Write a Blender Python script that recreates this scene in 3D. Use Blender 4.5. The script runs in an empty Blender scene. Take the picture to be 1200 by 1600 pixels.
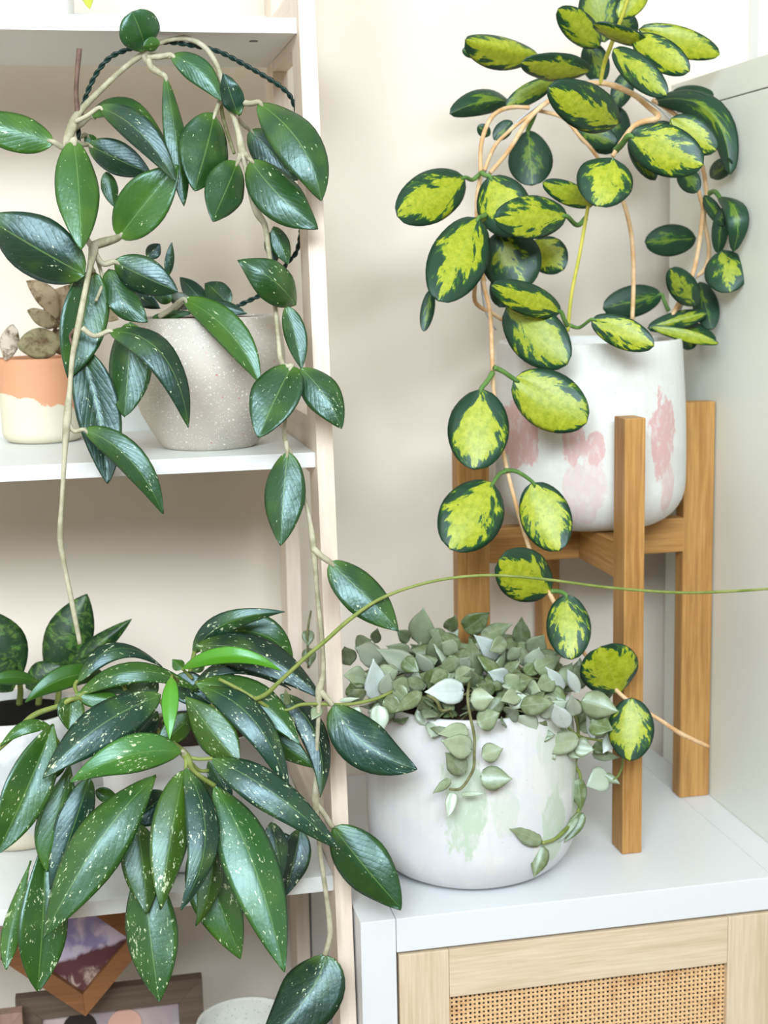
import bpy, bmesh, math, random
from mathutils import Vector, Matrix
import numpy as np
random.seed(7)
scene = bpy.context.scene
COL = scene.collection

# ------------------------------------------------------------------ camera
F, PITCH, ROLL, YAW = 2245.85, .1638, .0203, .203
CAM = Vector((-.2269, -1.2514, .6017))
FWD = Vector((math.sin(YAW)*math.cos(PITCH), math.cos(YAW)*math.cos(PITCH), -math.sin(PITCH)))
_r = Vector((math.cos(YAW), -math.sin(YAW), 0)); _d = FWD.cross(_r)
RIGHT = math.cos(ROLL)*_r + math.sin(ROLL)*_d
DOWN = -math.sin(ROLL)*_r + math.cos(ROLL)*_d
cd = bpy.data.cameras.new('camera'); cam = bpy.data.objects.new('camera', cd); COL.objects.link(cam)
cam.matrix_world = Matrix(((RIGHT.x, -DOWN.x, -FWD.x, CAM.x), (RIGHT.y, -DOWN.y, -FWD.y, CAM.y),
                           (RIGHT.z, -DOWN.z, -FWD.z, CAM.z), (0, 0, 0, 1)))
cd.sensor_fit = 'VERTICAL'; cd.sensor_height = 36; cd.lens = 36*F/1600; cd.clip_start = .02
cd.dof.use_dof = True; cd.dof.focus_distance = 1.26; cd.dof.aperture_fstop = 7.0
scene.camera = cam

# ------------------------------------------------------------------ light
world = bpy.data.worlds.new('room_light'); scene.world = world; world.use_nodes = True
wb = world.node_tree.nodes['Background']; wb.inputs[0].default_value = (1, .955, .89, 1); wb.inputs[1].default_value = .44
def area(name, loc, target, sx, sy, power, color):
    l = bpy.data.lights.new(name, 'AREA'); l.shape = 'RECTANGLE'; l.size = sx; l.size_y = sy
    l.energy = power; l.color = color
    o = bpy.data.objects.new(name, l); COL.objects.link(o); o.location = loc
    o.rotation_euler = (Vector(target)-Vector(loc)).to_track_quat('-Z', 'Y').to_euler()
    return o
area('window_light', (-.38, -2.5, 1.60), (.0, .2, .35), 2.1, .85, 178, (.82, .93, 1))
vs = scene.view_settings
vs.view_transform = 'Standard'; vs.look = 'None'; vs.gamma = 1; vs.exposure = -.13; vs.use_curve_mapping = False

# ------------------------------------------------------------------ helpers
def at(px, py, Y):
    d = FWD + RIGHT*((px-600)/F) + DOWN*((py-800)/F)
    return CAM + d*((Y-CAM.y)/d.y)
def atc(px, py, Y, lim=.447):          # the same, kept clear of the tall cabinet's side
    p = at(px, py, Y)
    if p.x > lim and Y > 0:
        d = p-CAM; p = CAM + d*((lim-CAM.x)/d.x)
    return p
def ppm(Y, px=500, py=800):            # pixels per metre around a depth
    return F/((at(px, py, Y)-CAM).dot(FWD))
def tag(o, label=None, cat=None, group=None, kind=None):
    if label: o['label'] = label
    if cat: o['category'] = cat
    if group: o['group'] = group
    if kind: o['kind'] = kind
    return o
def thing(name, loc, label, cat, group=None):
    o = bpy.data.objects.new(name, None); o.empty_display_size = .02; COL.objects.link(o); o.location = loc
    return tag(o, label, cat, group)
def wloc(o):
    v = Vector((0, 0, 0))
    while o: v = v + o.location; o = o.parent
    return v
def link_mesh(name, me, mat, parent=None, smooth=True, org=None):
    """mesh given in world coordinates; stored relative to its own origin"""
    org = Vector(org) if org is not None else None
    off = wloc(parent)
    if org is not None: me.transform(Matrix.Translation(-org))
    else: me.transform(Matrix.Translation(-off)); org = off
    if smooth:
        me.polygons.foreach_set('use_smooth', [True]*len(me.polygons))
    o = bpy.data.objects.new(name, me); COL.objects.link(o)
    if mat: me.materials.append(mat)
    if parent: o.parent = parent
    o.location = org - off
    return o
def from_bm(name, bm, mat, parent=None, smooth=False, org=None):
    me = bpy.data.meshes.new(name); bmesh.ops.recalc_face_normals(bm, faces=bm.faces); bm.to_mesh(me); bm.free()
    return link_mesh(name, me, mat, parent, smooth, org)
def box(name, a, b, mat, parent=None, bev=.001, seg=2):
    a = Vector(a); b = Vector(b); bm = bmesh.new()
    bmesh.ops.create_cube(bm, size=1)
    c = (a+b)/2; s = b-a
    for v in bm.verts: v.co = Vector((v.co.x*s.x, v.co.y*s.y, v.co.z*s.z)) + c
    if bev: bmesh.ops.bevel(bm, geom=bm.edges[:], offset=bev, segments=seg, affect='EDGES', profile=.6)
    return from_bm(name, bm, mat, parent, False, c)
def prism(name, pts8, mat, parent=None, bev=.001):
    bm = bmesh.new(); v = [bm.verts.new(p) for p in pts8]
    for f in ((0, 1, 2, 3), (7, 6, 5, 4), (0, 4, 5, 1), (1, 5, 6, 2), (2, 6, 7, 3), (3, 7, 4, 0)): bm.faces.new([v[i] for i in f])
    if bev: bmesh.ops.bevel(bm, geom=bm.edges[:], offset=bev, segments=2, affect='EDGES', profile=.6)
    c = sum((Vector(p) for p in pts8), Vector())/8
    return from_bm(name, bm, mat, parent, False, c)
def lathe(name, c, prof, mat, parent=None, n=64):
    bm = bmesh.new(); rings = []
    for r, z in prof:
        if r < 1e-6: rings.append([bm.verts.new((c[0], c[1], c[2]+z))])
        else: rings.append([bm.verts.new((c[0]+r*math.cos(2*math.pi*k/n), c[1]+r*math.sin(2*math.pi*k/n), c[2]+z)) for k in range(n)])
    for a, b in zip(rings, rings[1:]):
        for k in range(n):
            k2 = (k+1) % n
            if len(a) == 1 and len(b) == 1: break
            if len(a) == 1: bm.faces.new((a[0], b[k2], b[k]))
            elif len(b) == 1: bm.faces.new((a[k], a[k2], b[0]))
            else: bm.faces.new((a[k], a[k2], b[k2], b[k]))
    return from_bm(name, bm, mat, parent, True, c)
def spline(P, n=5):
    """Catmull-Rom through vectors (Vector, radius)"""
    out = []
    for i in range(len(P)-1):
        p0 = P[max(i-1, 0)]; p1 = P[i]; p2 = P[i+1]; p3 = P[min(i+2, len(P)-1)]
        for k in range(n):
            t = k/n; t2 = t*t; t3 = t2*t
            q = [.5*(2*p1[j]+(p2[j]-p0[j])*t+(2*p0[j]-5*p1[j]+4*p2[j]-p3[j])*t2+(3*p1[j]-p0[j]-3*p2[j]+p3[j])*t3) for j in (0, 1)]
            out.append(q)
    out.append(list(P[-1])); return out
def tube_mesh(bm, path, ns=8):
    pts = [p[0] for p in path]; ring_prev = None
    t = (pts[1]-pts[0]).normalized(); u = t.orthogonal().normalized()
    rings = []
    for i, (p, r) in enumerate(path):
        a = pts[max(i-1, 0)]; b = pts[min(i+1, len(pts)-1)]
        t = (b-a).normalized() if (b-a).length > 1e-9 else t
        u = (u - t*u.dot(t)); u = u.normalized() if u.length > 1e-6 else t.orthogonal().normalized()
        w = t.cross(u)
        rings.append([bm.verts.new(p+(u*math.cos(2*math.pi*k/ns)+w*math.sin(2*math.pi*k/ns))*max(r, 1e-4)) for k in range(ns)])
    for a, b in zip(rings, rings[1:]):
        for k in range(ns): bm.faces.new((a[k], a[(k+1) % ns], b[(k+1) % ns], b[k]))
    bm.faces.new(rings[0][::-1]); bm.faces.new(rings[-1])
def tube(name, pts, mat, parent, ns=8, n=5):
    """pts: (px, py, Ycm, width_px)"""
    P = [[atc(p[0], p[1], p[2]/100, .443), p[3]/2/ppm(p[2]/100)] for p in pts]
    bm = bmesh.new(); tube_mesh(bm, spline(P, n), ns)
    return from_bm(name, bm, mat, parent, True, P[0][0])
def vtube(name, P, mat, parent, ns=8, n=5):
    bm = bmesh.new(); tube_mesh(bm, spline(P, n), ns)
    return from_bm(name, bm, mat, parent, True, P[0][0])

# ------------------------------------------------------------------ material helpers
class NT:
    def __init__(s, name):
        s.m = bpy.data.materials.new(name); s.m.use_nodes = True; s.t = s.m.node_tree; s.N = s.t.nodes
        s.b = s.N['Principled BSDF']
    def n(s, typ, **kw):
        x = s.N.new(typ)
        for k, v in kw.items(): setattr(x, k, v)
        return x
    def put(s, sock, val):
        if isinstance(val, bpy.types.NodeSocket): s.t.links.new(val, sock)
        elif val is not None: sock.default_value = val
    def math(s, op, a, b=None, c=None, clamp=False):
        x = s.n('ShaderNodeMath', operation=op, use_clamp=clamp); s.put(x.inputs[0], a)
        if b is not None: s.put(x.inputs[1], b)
        if c is not None: s.put(x.inputs[2], c)
        return x.outputs[0]
    def vmath(s, op, a, b=None):
        x = s.n('ShaderNodeVectorMath', operation=op); s.put(x.inputs[0], a)
        if b is not None: s.put(x.inputs[1], b)
        return x.outputs[1] if op in ('LENGTH', 'DOT_PRODUCT', 'DISTANCE') else x.outputs[0]
    def step(s, v, lo, hi, inv=False):
        x = s.n('ShaderNodeMapRange', interpolation_type='SMOOTHSTEP'); s.put(x.inputs[0], v)
        s.put(x.inputs[1], lo); s.put(x.inputs[2], hi)
        x.inputs[3].default_value = 1 if inv else 0; x.inputs[4].default_value = 0 if inv else 1
        return x.outputs[0]
    def mix(s, f, a, b, mode='MIX'):
        x = s.n('ShaderNodeMix', data_type='RGBA', blend_type=mode); s.put(x.inputs[0], f)
        for i, c in ((6, a), (7, b)):
            if isinstance(c, tuple) and len(c) == 3: c = (*c, 1)
            s.put(x.inputs[i], c)
        return x.outputs[2]
    def noise(s, vec=None, scale=5, detail=3, rough=.5, w=None, dist=0):
        x = s.n('ShaderNodeTexNoise', noise_dimensions='4D' if w is not None else '3D')
        if vec is not None: s.put(x.inputs['Vector'], vec)
        if w is not None: s.put(x.inputs['W'], w)
        s.put(x.inputs['Scale'], scale); s.put(x.inputs['Detail'], detail); s.put(x.inputs['Roughness'], rough); s.put(x.inputs['Distortion'], dist)
        return x.outputs[0]
    def coord(s, k='Object'):
        return s.n('ShaderNodeTexCoord').outputs[k]
    def mapping(s, vec, scale=(1, 1, 1), loc=(0, 0, 0), rot=(0, 0, 0)):
        x = s.n('ShaderNodeMapping'); s.put(x.inputs[0], vec); x.inputs[1].default_value = loc
        x.inputs[2].default_value = rot; x.inputs[3].default_value = scale
        return x.outputs[0]
    def sep(s, vec):
        x = s.n('ShaderNodeSeparateXYZ'); s.put(x.inputs[0], vec); return x.outputs
    def comb(s, a, b, c=0.):
        x = s.n('ShaderNodeCombineXYZ'); s.put(x.inputs[0], a); s.put(x.inputs[1], b); s.put(x.inputs[2], c); return x.outputs[0]
    def info(s): return s.n('ShaderNodeObjectInfo')
    def bump(s, h, strength=.3, dist=.001):
        x = s.n('ShaderNodeBump'); s.put(x.inputs['Height'], h); x.inputs['Strength'].default_value = strength
        x.inputs['Distance'].default_value = dist; s.put(s.b.inputs['Normal'], x.outputs[0])
    def out(s, col=None, rough=None, spec=None, **kw):
        if isinstance(col, tuple) and len(col) == 3: col = (*col, 1)
        s.put(s.b.inputs['Base Color'], col); s.put(s.b.inputs['Roughness'], rough)
        if spec is not None: s.put(s.b.inputs['Specular IOR Level'], spec)
        for k, v in kw.items(): s.put(s.b.inputs[k], v)
        return s.m

def plain(name, col, rough=.6, var=.06, scale=40, bump=0, spec=.4):
    m = NT(name); c = m.coord(); f = m.noise(c, scale, 4)
    a = tuple(x*(1-var) for x in col); b = tuple(min(1, x*(1+var)) for x in col)
    if bump: m.bump(m.noise(c, scale*6, 3), bump, .0006)
    return m.out(m.mix(f, a, b), rough, spec)
def wood(name, light, dark, axis, scale=1., contrast=1., rough=.55, bump=.15):
    """fine straight grain running along the given axis (0, 1, 2)"""
    m = NT(name); c = m.coord(); rnd = m.info().outputs['Random']
    w = m.math('MULTIPLY', rnd, 37.)
    sc = [150*scale]*3; sc[axis] = 5*scale
    sc2 = [420*scale]*3; sc2[axis] = 22*scale
    sc3 = [24*scale]*3; sc3[axis] = 2.5*scale
    g1 = m.noise(m.mapping(c, tuple(sc)), 1, 4, .6, w=w, dist=.3)
    g2 = m.noise(m.mapping(c, tuple(sc2)), 1, 2, .5, w=w)
    g3 = m.noise(m.mapping(c, tuple(sc3)), 1, 3, .5, w=w, dist=.6)
    f = m.math('ADD', m.math('MULTIPLY', g1, .45), m.math('ADD', m.math('MULTIPLY', g2, .3), m.math('MULTIPLY', g3, .3)))
    f = m.step(f, .5-.22/contrast, .55+.2/contrast)
    m.bump(g2, bump, .0005)
    return m.out(m.mix(f, dark, light), rough, .35)

# paint and board
M_wall = plain('wall_paint', (.82, .735, .63), .85, .015, 30, .06, .2)
M_floor = wood('floor_boards', (.24, .14, .08), (.15, .08, .045), 0, .3)  # unseen floor, tone kept dark to cut bounce from below
M_white = plain('white_lacquer', (.74, .75, .755), .38, .008, 8, 0, .4)
M_tall = plain('white_lacquer_green_cast', (.80, .815, .74), .42, .008, 8, 0, .4)  # white lacquer; the green cast of the light is mixed into its colour
M_shelfwhite = plain('white_shelf_paint', (.78, .79, .77), .45, .01, 20, .03, .4)
M_pine_v = wood('pale_pine_upright', (.86, .74, .63), (.72, .57, .45), 2, .7, 1.2)
M_pine_y = wood('pale_pine_rail', (.86, .74, .63), (.72, .57, .45), 1, .7, 1.2)
M_oak_v = wood('oak_upright', (.57, .31, .10), (.28, .125, .03), 2, 1.2, 1.25, .5)
M_oak_x = wood('oak_rail', (.54, .285, .09), (.27, .115, .028), 0, 1.2, 1.25, .5)
M_oak_y = wood('oak_cross_rail', (.54, .285, .09), (.27, .115, .028), 1, 1.2, 1.25, .5)
M_ash_v = wood('ash_veneer_upright', (.76, .63, .46), (.56, .42, .27), 2, 1.1, 1.2, .6)
M_ash_x = wood('ash_veneer_rail', (.76, .63, .46), (.56, .42, .27), 0, 1.1, 1.2, .6)
M_brown_x = wood('walnut_brown_frame', (.30, .13, .05), (.16, .065, .025), 0, .6)
M_grey_x = wood('weathered_grey_frame', (.16, .11, .075), (.075, .05, .035), 0, .6)
M_rose_x = wood('rosy_brown_frame', (.40, .25, .19), (.24, .14, .10), 2, .6)
M_dark = plain('dark_inside_shade', (.03, .026, .022), .9)  # near-black colour stands for shade inside the cabinet
M_black = plain('black_plastic', (.012, .012, .012), .5)
M_blacksoil = plain('black_wet_soil', (.006, .006, .005), .95, .4, 300, .6, .1)
M_soil = plain('potting_soil', (.035, .02, .012), .95, .5, 300, .8)
M_metal = plain('grey_wire', (.5, .5, .5), .35)
M_cable = plain('dark_green_cable_cover', (.006, .028, .022), .42, .1, 100)
M_screw = plain('screw_hole', (.12, .10, .09), .6)

def rattan():
    m = NT('cane_webbing'); c = m.coord(); rnd = m.info().outputs['Random']
    f = m.noise(m.mapping(c, (60, 60, 300)), 1, 3); g = m.noise(c, 25, 3)
    col = m.mix(f, (.70, .42, .19), (.86, .61, .35)); col = m.mix(m.step(g, .55, .75), col, (.60, .33, .15))
    return m.out(col, .5, .4)
M_rattan = rattan()

def stemmat(name, a, b, scale=60, knob=.5):
    m = NT(name); c = m.coord(); f = m.noise(c, scale, 4, .6)
    m.bump(m.noise(c, 700, 3), knob, .0006)
    return m.out(m.mix(m.step(f, .35, .65), a, b), .6, .35)
M_stem_grey = stemmat('woody_grey_beige_stem', (.31, .29, .18), (.50, .47, .34))
M_stem_brown = stemmat('dry_brown_stem', (.10, .055, .04), (.20, .12, .09))
M_stem_tan = stemmat('tan_orange_stem', (.62, .36, .16), (.78, .55, .32))
M_stem_lime = stemmat('yellow_green_stem', (.42, .42, .04), (.60, .52, .10), 40, .2)
M_stem_green = stemmat('olive_green_stem', (.16, .21, .04), (.26, .30, .08), 40, .2)
M_stem_twig = stemmat('dark_twig', (.10, .10, .03), (.22, .22, .10), 90)
M_petiole_g = stemmat('green_petiole', (.07, .16, .03), (.13, .25, .06), 40, .1)

# leaves: UV 'UVMap' = (0..1 across, 0..1 along), UV 'metric' = metres
def leafcoords(m):
    a = m.n('ShaderNodeUVMap', uv_map='UVMap').outputs[0]; b = m.n('ShaderNodeUVMap', uv_map='metric').outputs[0]
    u, v, _ = m.sep(a)
    s = m.math('MULTIPLY_ADD', u, 2., -1.); sa = m.math('ABSOLUTE', s)
    return s, sa, v, b
def veins(m, sa, v, n=9., slope=.45, sharp=.9):
    ph = m.math('MULTIPLY', m.math('SUBTRACT', v, m.math('MULTIPLY', sa, slope)), n*6.2832)
    return m.math('POWER', m.math('ABSOLUTE', m.math('SINE', m.math('MULTIPLY', ph, .5))), .35)
def leaf_speckled(name, thr=.70, bumpy=.4):
    m = NT(name); s, sa, v, met = leafcoords(m); inf = m.info(); w = m.math('MULTIPLY', inf.outputs['Random'], 61.)
    base = inf.outputs['Color']
    lo = m.noise(met, 28, 2, w=w)
    light = m.mix(.5, base, (.11, .23, .015), 'MIX')
    f = m.math('MAXIMUM', m.step(v, .0, .22, True), m.math('MULTIPLY', m.step(lo, .48, .72), .55))
    col = m.mix(f, base, light)
    mid = m.step(sa, .0, .045, True)
    col = m.mix(m.math('MULTIPLY', mid, .55), col, (.17, .30, .07))
    vn = veins(m, sa, v); col = m.mix(m.math('MULTIPLY', m.math('SUBTRACT', 1., vn), .16), col, (.015, .05, .012))
    mp = m.mapping(met, (470, 190, 1), rot=(0, 0, .45))
    n1 = m.noise(mp, 1., 3, .65, w=w); n2 = m.noise(m.mapping(met, (1300, 560, 1), rot=(0, 0, .45)), 1., 2, .5, w=w)
    msk = m.noise(met, 60, 2, w=m.math('ADD', w, 5.))
    th = m.math('SUBTRACT', thr+.17, m.math('MULTIPLY', msk, .34))
    sp = m.math('MAXIMUM', m.step(n1, th, m.math('ADD', th, .025)), m.math('MULTIPLY', m.step(n2, m.math('ADD', th, .07), m.math('ADD', th, .10)), .7))
    n3 = m.noise(m.mapping(met, (190, 85, 1), rot=(0, 0, .4)), 1., 3, .6, w=m.math('ADD', w, 9.)); sp = m.math('MAXIMUM', sp, m.step(n3, thr+.075, thr+.09))
    col = m.mix(m.math('MULTIPLY', sp, .9), col, (.62, .70, .44))
    edge = m.step(sa, .93, .985); col = m.mix(m.math('MULTIPLY', edge, .55), col, (.008, .03, .012))
    h = m.math('ADD', m.math('MULTIPLY', vn, .22), m.math('ADD', m.math('MULTIPLY', m.noise(met, 130, 2, w=w), 1.), m.math('MULTIPLY', m.noise(met, 420, 2, w=w), .25)))
    m.bump(h, bumpy, .0011)
    rg = m.math('MULTIPLY_ADD', m.noise(met, 40, 2, w=w), .2, .26)
    return m.out(col, rg, .85, **{'Specular Tint': (.70, .92, 1, 1)})  # specular tint adds the window's blue to the highlights
M_hoya = leaf_speckled('glossy_speckled_leaf', .668)
M_hoya2 = leaf_speckled('long_splash_leaf', .625, .25)
M_hoya_plain = leaf_speckled('plain_green_leaf', 1.2, .25)

def leaf_variegated():
    m = NT('yellow_centred_leaf'); s, sa, v, met = leafcoords(m); inf = m.info(); r = inf.outputs['Random']; w = m.math('MULTIPLY', r, 83.)
    cx, cy, cz = m.sep(inf.outputs['Color'])
    # jagged feathered patch along the midrib
    fe = m.math('SUBTRACT', v, m.math('MULTIPLY', sa, .42))
    side = m.math('MULTIPLY', m.math('SIGN', s), 9.)
    j = m.noise(m.comb(m.math('MULTIPLY', sa, 2.8), m.math('MULTIPLY', fe, 7.), side), 1., 5, .66, w=w)
    j2 = m.noise(m.comb(m.math('MULTIPLY', s, 1.2), m.math('MULTIPLY', v, 2.2), 0.), 1., 2, .5, w=m.math('ADD', w, 11.))
    endd = m.math('MULTIPLY', m.math('POWER', m.math('ABSOLUTE', m.math('MULTIPLY_ADD', v, 2., -1.)), 2.2), .55)
    d = m.math('ADD', m.math('ADD', sa, endd), m.math('ADD', m.math('MULTIPLY_ADD', j, 2.5, -1.25), m.math('MULTIPLY_ADD', j2, 1.7, -.85)))
    th = m.math('MULTIPLY', cx, .80)                              # obj.color.r: how far the patch reaches
    yel = m.step(d, m.math('SUBTRACT', th, .02), m.math('ADD', th, .03), True)
    mid2 = m.step(d, m.math('ADD', th, .04), m.math('ADD', th, .22), True)
    mot = m.noise(met, 170, 4, .7, w=w)
    yc = m.mix(m.step(mot, .3, .7), (.25, .315, .005), (.44, .47, .03))
    yc = m.mix(m.math('MULTIPLY', m.step(m.noise(met, 420, 2, w=w), .62, .72), .5), yc, (.16, .26, .01))
    rim = m.mix(mid2, (.011, .044, .018), (.035, .12, .012))
    col = m.mix(m.math('MULTIPLY', yel, cy), rim, yc)     # obj.color.g: strength of the yellow
    midr = m.step(sa, .0, .035, True); col = m.mix(m.math('MULTIPLY', midr, .45), col, (.36, .45, .08))
    col = m.mix(m.math('MULTIPLY', m.step(sa, .9, .99), .7), col, (.008, .03, .02))
    vn = veins(m, sa, v, 7.); m.bump(m.math('ADD', m.math('MULTIPLY', vn, .15), m.math('MULTIPLY', m.noise(met, 200, 3, w=w), .7)), .3, .001)
    return m.out(col, .42, .5, **{'Specular Tint': (.85, .95, 1, 1)})
M_lisa = leaf_variegated()

def leaf_silver():
    m = NT('silvery_sage_leaf'); s, sa, v, met = leafcoords(m); inf = m.info(); w = m.math('MULTIPLY', inf.outputs['Random'], 51.)
    base = inf.outputs['Color']
    f = m.noise(met, 110, 4, .6, w=w)
    col = m.mix(m.math('MULTIPLY', m.step(f, .4, .7), .35), base, (.46, .55, .42))
    col = m.mix(m.math('MULTIPLY', m.step(sa, .0, .08, True), .3), col, (.42, .5, .34))
    col = m.mix(m.math('MULTIPLY', m.step(sa, .88, 1.), .5), col, (.10, .14, .07))
    m.bump(m.noise(met, 160, 3, w=w), .2, .001)
    return m.out(col, .38, .8, **{'Specular Tint': (.85, .95, 1, 1)})
M_silver = leaf_silver()

def leaf_dry():
    m = NT('dried_brown_leaf'); s, sa, v, met = leafcoords(m); inf = m.info(); w = m.math('MULTIPLY', inf.outputs['Random'], 51.)
    f = m.noise(met, 90, 5, .7, w=w)
    col = m.mix(m.step(f, .45, .65), inf.outputs['Color'], (.16, .10, .05))
    m.bump(f, .5, .001)
    return m.out(col, .7, .3)
M_dry = leaf_dry()
def leaf_banded():
    m = NT('banded_dark_green_leaf'); s, sa, v, met = leafcoords(m); w = m.math('MULTIPLY', m.info().outputs['Random'], 51.)
    f = m.noise(m.comb(m.math('MULTIPLY', s, 1.6), m.math('MULTIPLY', v, 9.)), 1., 4, .7, w=w, dist=.8)
    col = m.mix(m.step(f, .48, .62), (.010, .038, .010), (.07, .15, .025))
    return m.out(col, .4, .4)
M_band = leaf_banded()

# ------------------------------------------------------------------ leaf builder
def leaf_mesh(P0, P1, hw, ctrl=None, tm=.45, eb=.8, et=.9, fold=.18, dome=.12, roll=0., bow=.0, ar=1., al=1., wav=.0, nu=14, nv=8, seed=0, curl=0., twist=0.):
    rng = random.Random(seed)
    L = (P1-P0).length
    view = (CAM-(P0+P1)/2).normalized()
    T0 = (P1-P0).normalized(); S0 = T0.cross(view).normalized(); N0 = S0.cross(T0)
    S0, N0 = (S0*math.cos(roll)+N0*math.sin(roll)), (N0*math.cos(roll)-S0*math.sin(roll))
    mid = ctrl if ctrl is not None else (P0+P1)/2
    mid = mid + N0*bow*L*2
    k = math.log(.5)/math.log(tm)
    ph1, ph2 = rng.uniform(0, 6.28), rng.uniform(0, 6.28)
    V = []; uv = []; met = []
    prevS = S0
    off = (rng.uniform(0, 3), rng.uniform(0, 3))
    for i in range(nu+1):
        t = .5-.5*math.cos(math.pi*i/nu)
        t = .6*t+.4*i/nu
        c = P0*((1-t)**2)+mid*(2*t*(1-t))+P1*(t*t)
        T = ((mid-P0)*(2*(1-t))+(P1-mid)*(2*t)); T = T.normalized() if T.length > 1e-9 else T0
        S = (prevS-T*prevS.dot(T)).normalized(); prevS = S; N = S.cross(T)
        if twist:
            a = twist*(t-.5); S2 = S*math.cos(a)+N*math.sin(a); N = N*math.cos(a)-S*math.sin(a)
        else: S2 = S
        sn = max(0., math.sin(math.pi*min(1., t**k)))
        w = hw*max(.02, sn**(eb if t < tm else et))
        for q in range(nv+1):
            s = -1+2*q/nv
            side = ar if s > 0 else al
            x = s*w*side
            z = -fold*abs(s)*w - dome*s*s*w - .07*hw*math.exp(-(s/.14)**2)*(1-t)
            z += wav*hw*(math.sin(6.3*t*1.6+ph1)*s*abs(s)*.6 + math.sin(6.3*t*2.6+ph2)*s*s*.4)
            z -= curl*L*max(0, t-.6)**2*2.5
            V.append(c+S2*x+N*z); uv.append(((s+1)/2, t)); met.append((off[0]+x, off[1]+t*L))
    Fc = []
    for i in range(nu):
        for q in range(nv):
            a = i*(nv+1)+q; Fc.append((a, a+nv+1, a+nv+2, a+1))
    me = bpy.data.meshes.new('leaf'); me.from_pydata([tuple(p) for p in V], [], Fc)
    u1 = me.uv_layers.new(name='UVMap'); u2 = me.uv_layers.new(name='metric')
    idx = np.empty(len(me.loops), np.int32); me.loops.foreach_get('vertex_index', idx)
    u1.data.foreach_set('uv', np.array(uv, np.float32)[idx].ravel()); u2.data.foreach_set('uv', np.array(met, np.float32)[idx].ravel())
    # face towards N
    me.update()
    if me.polygons[len(Fc)//2].normal.dot(N0) < 0: me.flip_normals()
    return me
LEAFN = [0]
def leaf(parent, mat, d, base={}, th=.0011, pet=None, petmat=None):
    """d = (bx, by, tx, ty, width_px, Ybase_cm, Ytip_cm, {options})"""
    o = dict(base)
    if len(d) > 7: o.update(d[7])
    P0 = atc(d[0], d[1], d[5]/100, .440); P1 = atc(d[2], d[3], d[6]/100, .440)
    if o.get('rnd') and 'roll' not in o:
        lr = random.Random(int(d[0]*7+d[3]*13)); o['roll'] = lr.choice((1, 1, -1))*lr.uniform(.18, .34); o['twist'] = lr.uniform(-.15, .15)
        if 'c' not in o: o['fold'] = o['fold']*lr.choice((1, 1, 1, -.8))
    if o.get('rnd') and P0.z > P1.z: P1 = P1 + (CAM-P1).normalized()*(.17*(P0.z-P1.z))
    roll = o.get('roll', 0.)
    hw = d[4]/2/(F/(((P0+P1)/2-CAM).dot(FWD)))/max(.35, math.cos(roll))
    ctrl = None
    if 'c' in o:
        c = o['c']; ctrl = atc(c[0], c[1], (c[2] if len(c) > 2 else (d[5]+d[6])/2)/100, .440)
        ctrl = ctrl*2-(P0+P1)/2          # the curve passes through c
    LEAFN[0] += 1
    kw = {k: o[k] for k in ('tm', 'eb', 'et', 'fold', 'dome', 'roll', 'bow', 'ar', 'al', 'wav', 'nu', 'nv', 'curl', 'twist') if k in o}
    me = leaf_mesh(P0, P1, hw, ctrl, seed=LEAFN[0], **kw)
    ob = link_mesh('leaf', me, mat, parent, True, P0)
    sm = ob.modifiers.new('thickness', 'SOLIDIFY'); sm.thickness = th; sm.offset = -1
    col = o.get('col')
    if col is None: col = (.022, .085, .018)
    ob.color = (*col, 1)
    if o.get('label'): ob['label'] = o['label']
    p = o.get('p')
    if p is not None:                    # petiole from a point on the vine to the leaf base
        y = p[2] if len(p) > 2 else d[5]+.4; wd = p[3] if len(p) > 3 else 7
        A = atc(p[0], p[1], y/100, .443); r = wd/2/ppm(y/100)
        dirl = (P1-P0).normalized()
        mid = (A+P0)/2 - Vector((0, 0, 1))*.001 + (CAM-P0).normalized()*.002
        if len(p) > 4: mid = atc(p[4], p[5], y/100, .443)
        bm = bmesh.new(); tube_mesh(bm, spline([[A, r*1.1], [mid, r*.95], [P0, r*.9], [P0+dirl*.006-(CAM-P0).normalized()*.0008, r*.45]], 4), 8)
        from_bm('petiole', bm, petmat or M_stem_grey, ob, True, A)
    return ob

# ------------------------------------------------------------------ the room
FLOOR = -.74
tag(box('wall_back', (-2.2, .40, FLOOR), (2.2, .48, 2.3), M_wall, bev=0), kind='structure')
tag(box('floor', (-2.2, -2.6, FLOOR-.05), (2.2, .48, FLOOR), M_floor, bev=0), kind='structure')
M_ceiling = plain('ceiling_paint', (.82, .81, .79), .9, .01)
tag(box('wall_left', (-2.28, -2.68, FLOOR), (-2.2, .48, 2.1), M_wall, bev=0), kind='structure')
tag(box('wall_right', (2.2, -2.68, FLOOR), (2.28, .48, 2.1), M_wall, bev=0), kind='structure')
tag(box('wall_front', (-2.2, -2.68, FLOOR), (2.2, -2.6, 2.1), plain('wall_paint_low_bounce', (.24, .20, .17), .85, .02, 20), bev=0), kind='structure')  # unseen wall, coloured dark to cut the light it bounces back
tag(box('ceiling', (-2.28, -2.68, 2.1), (2.28, .48, 2.16), M_ceiling, bev=0), kind='structure')
tag(box('trim_1', (.567, .372, .70), (.66, .3995, 2.3), M_white, bev=.002), kind='structure')

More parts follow.
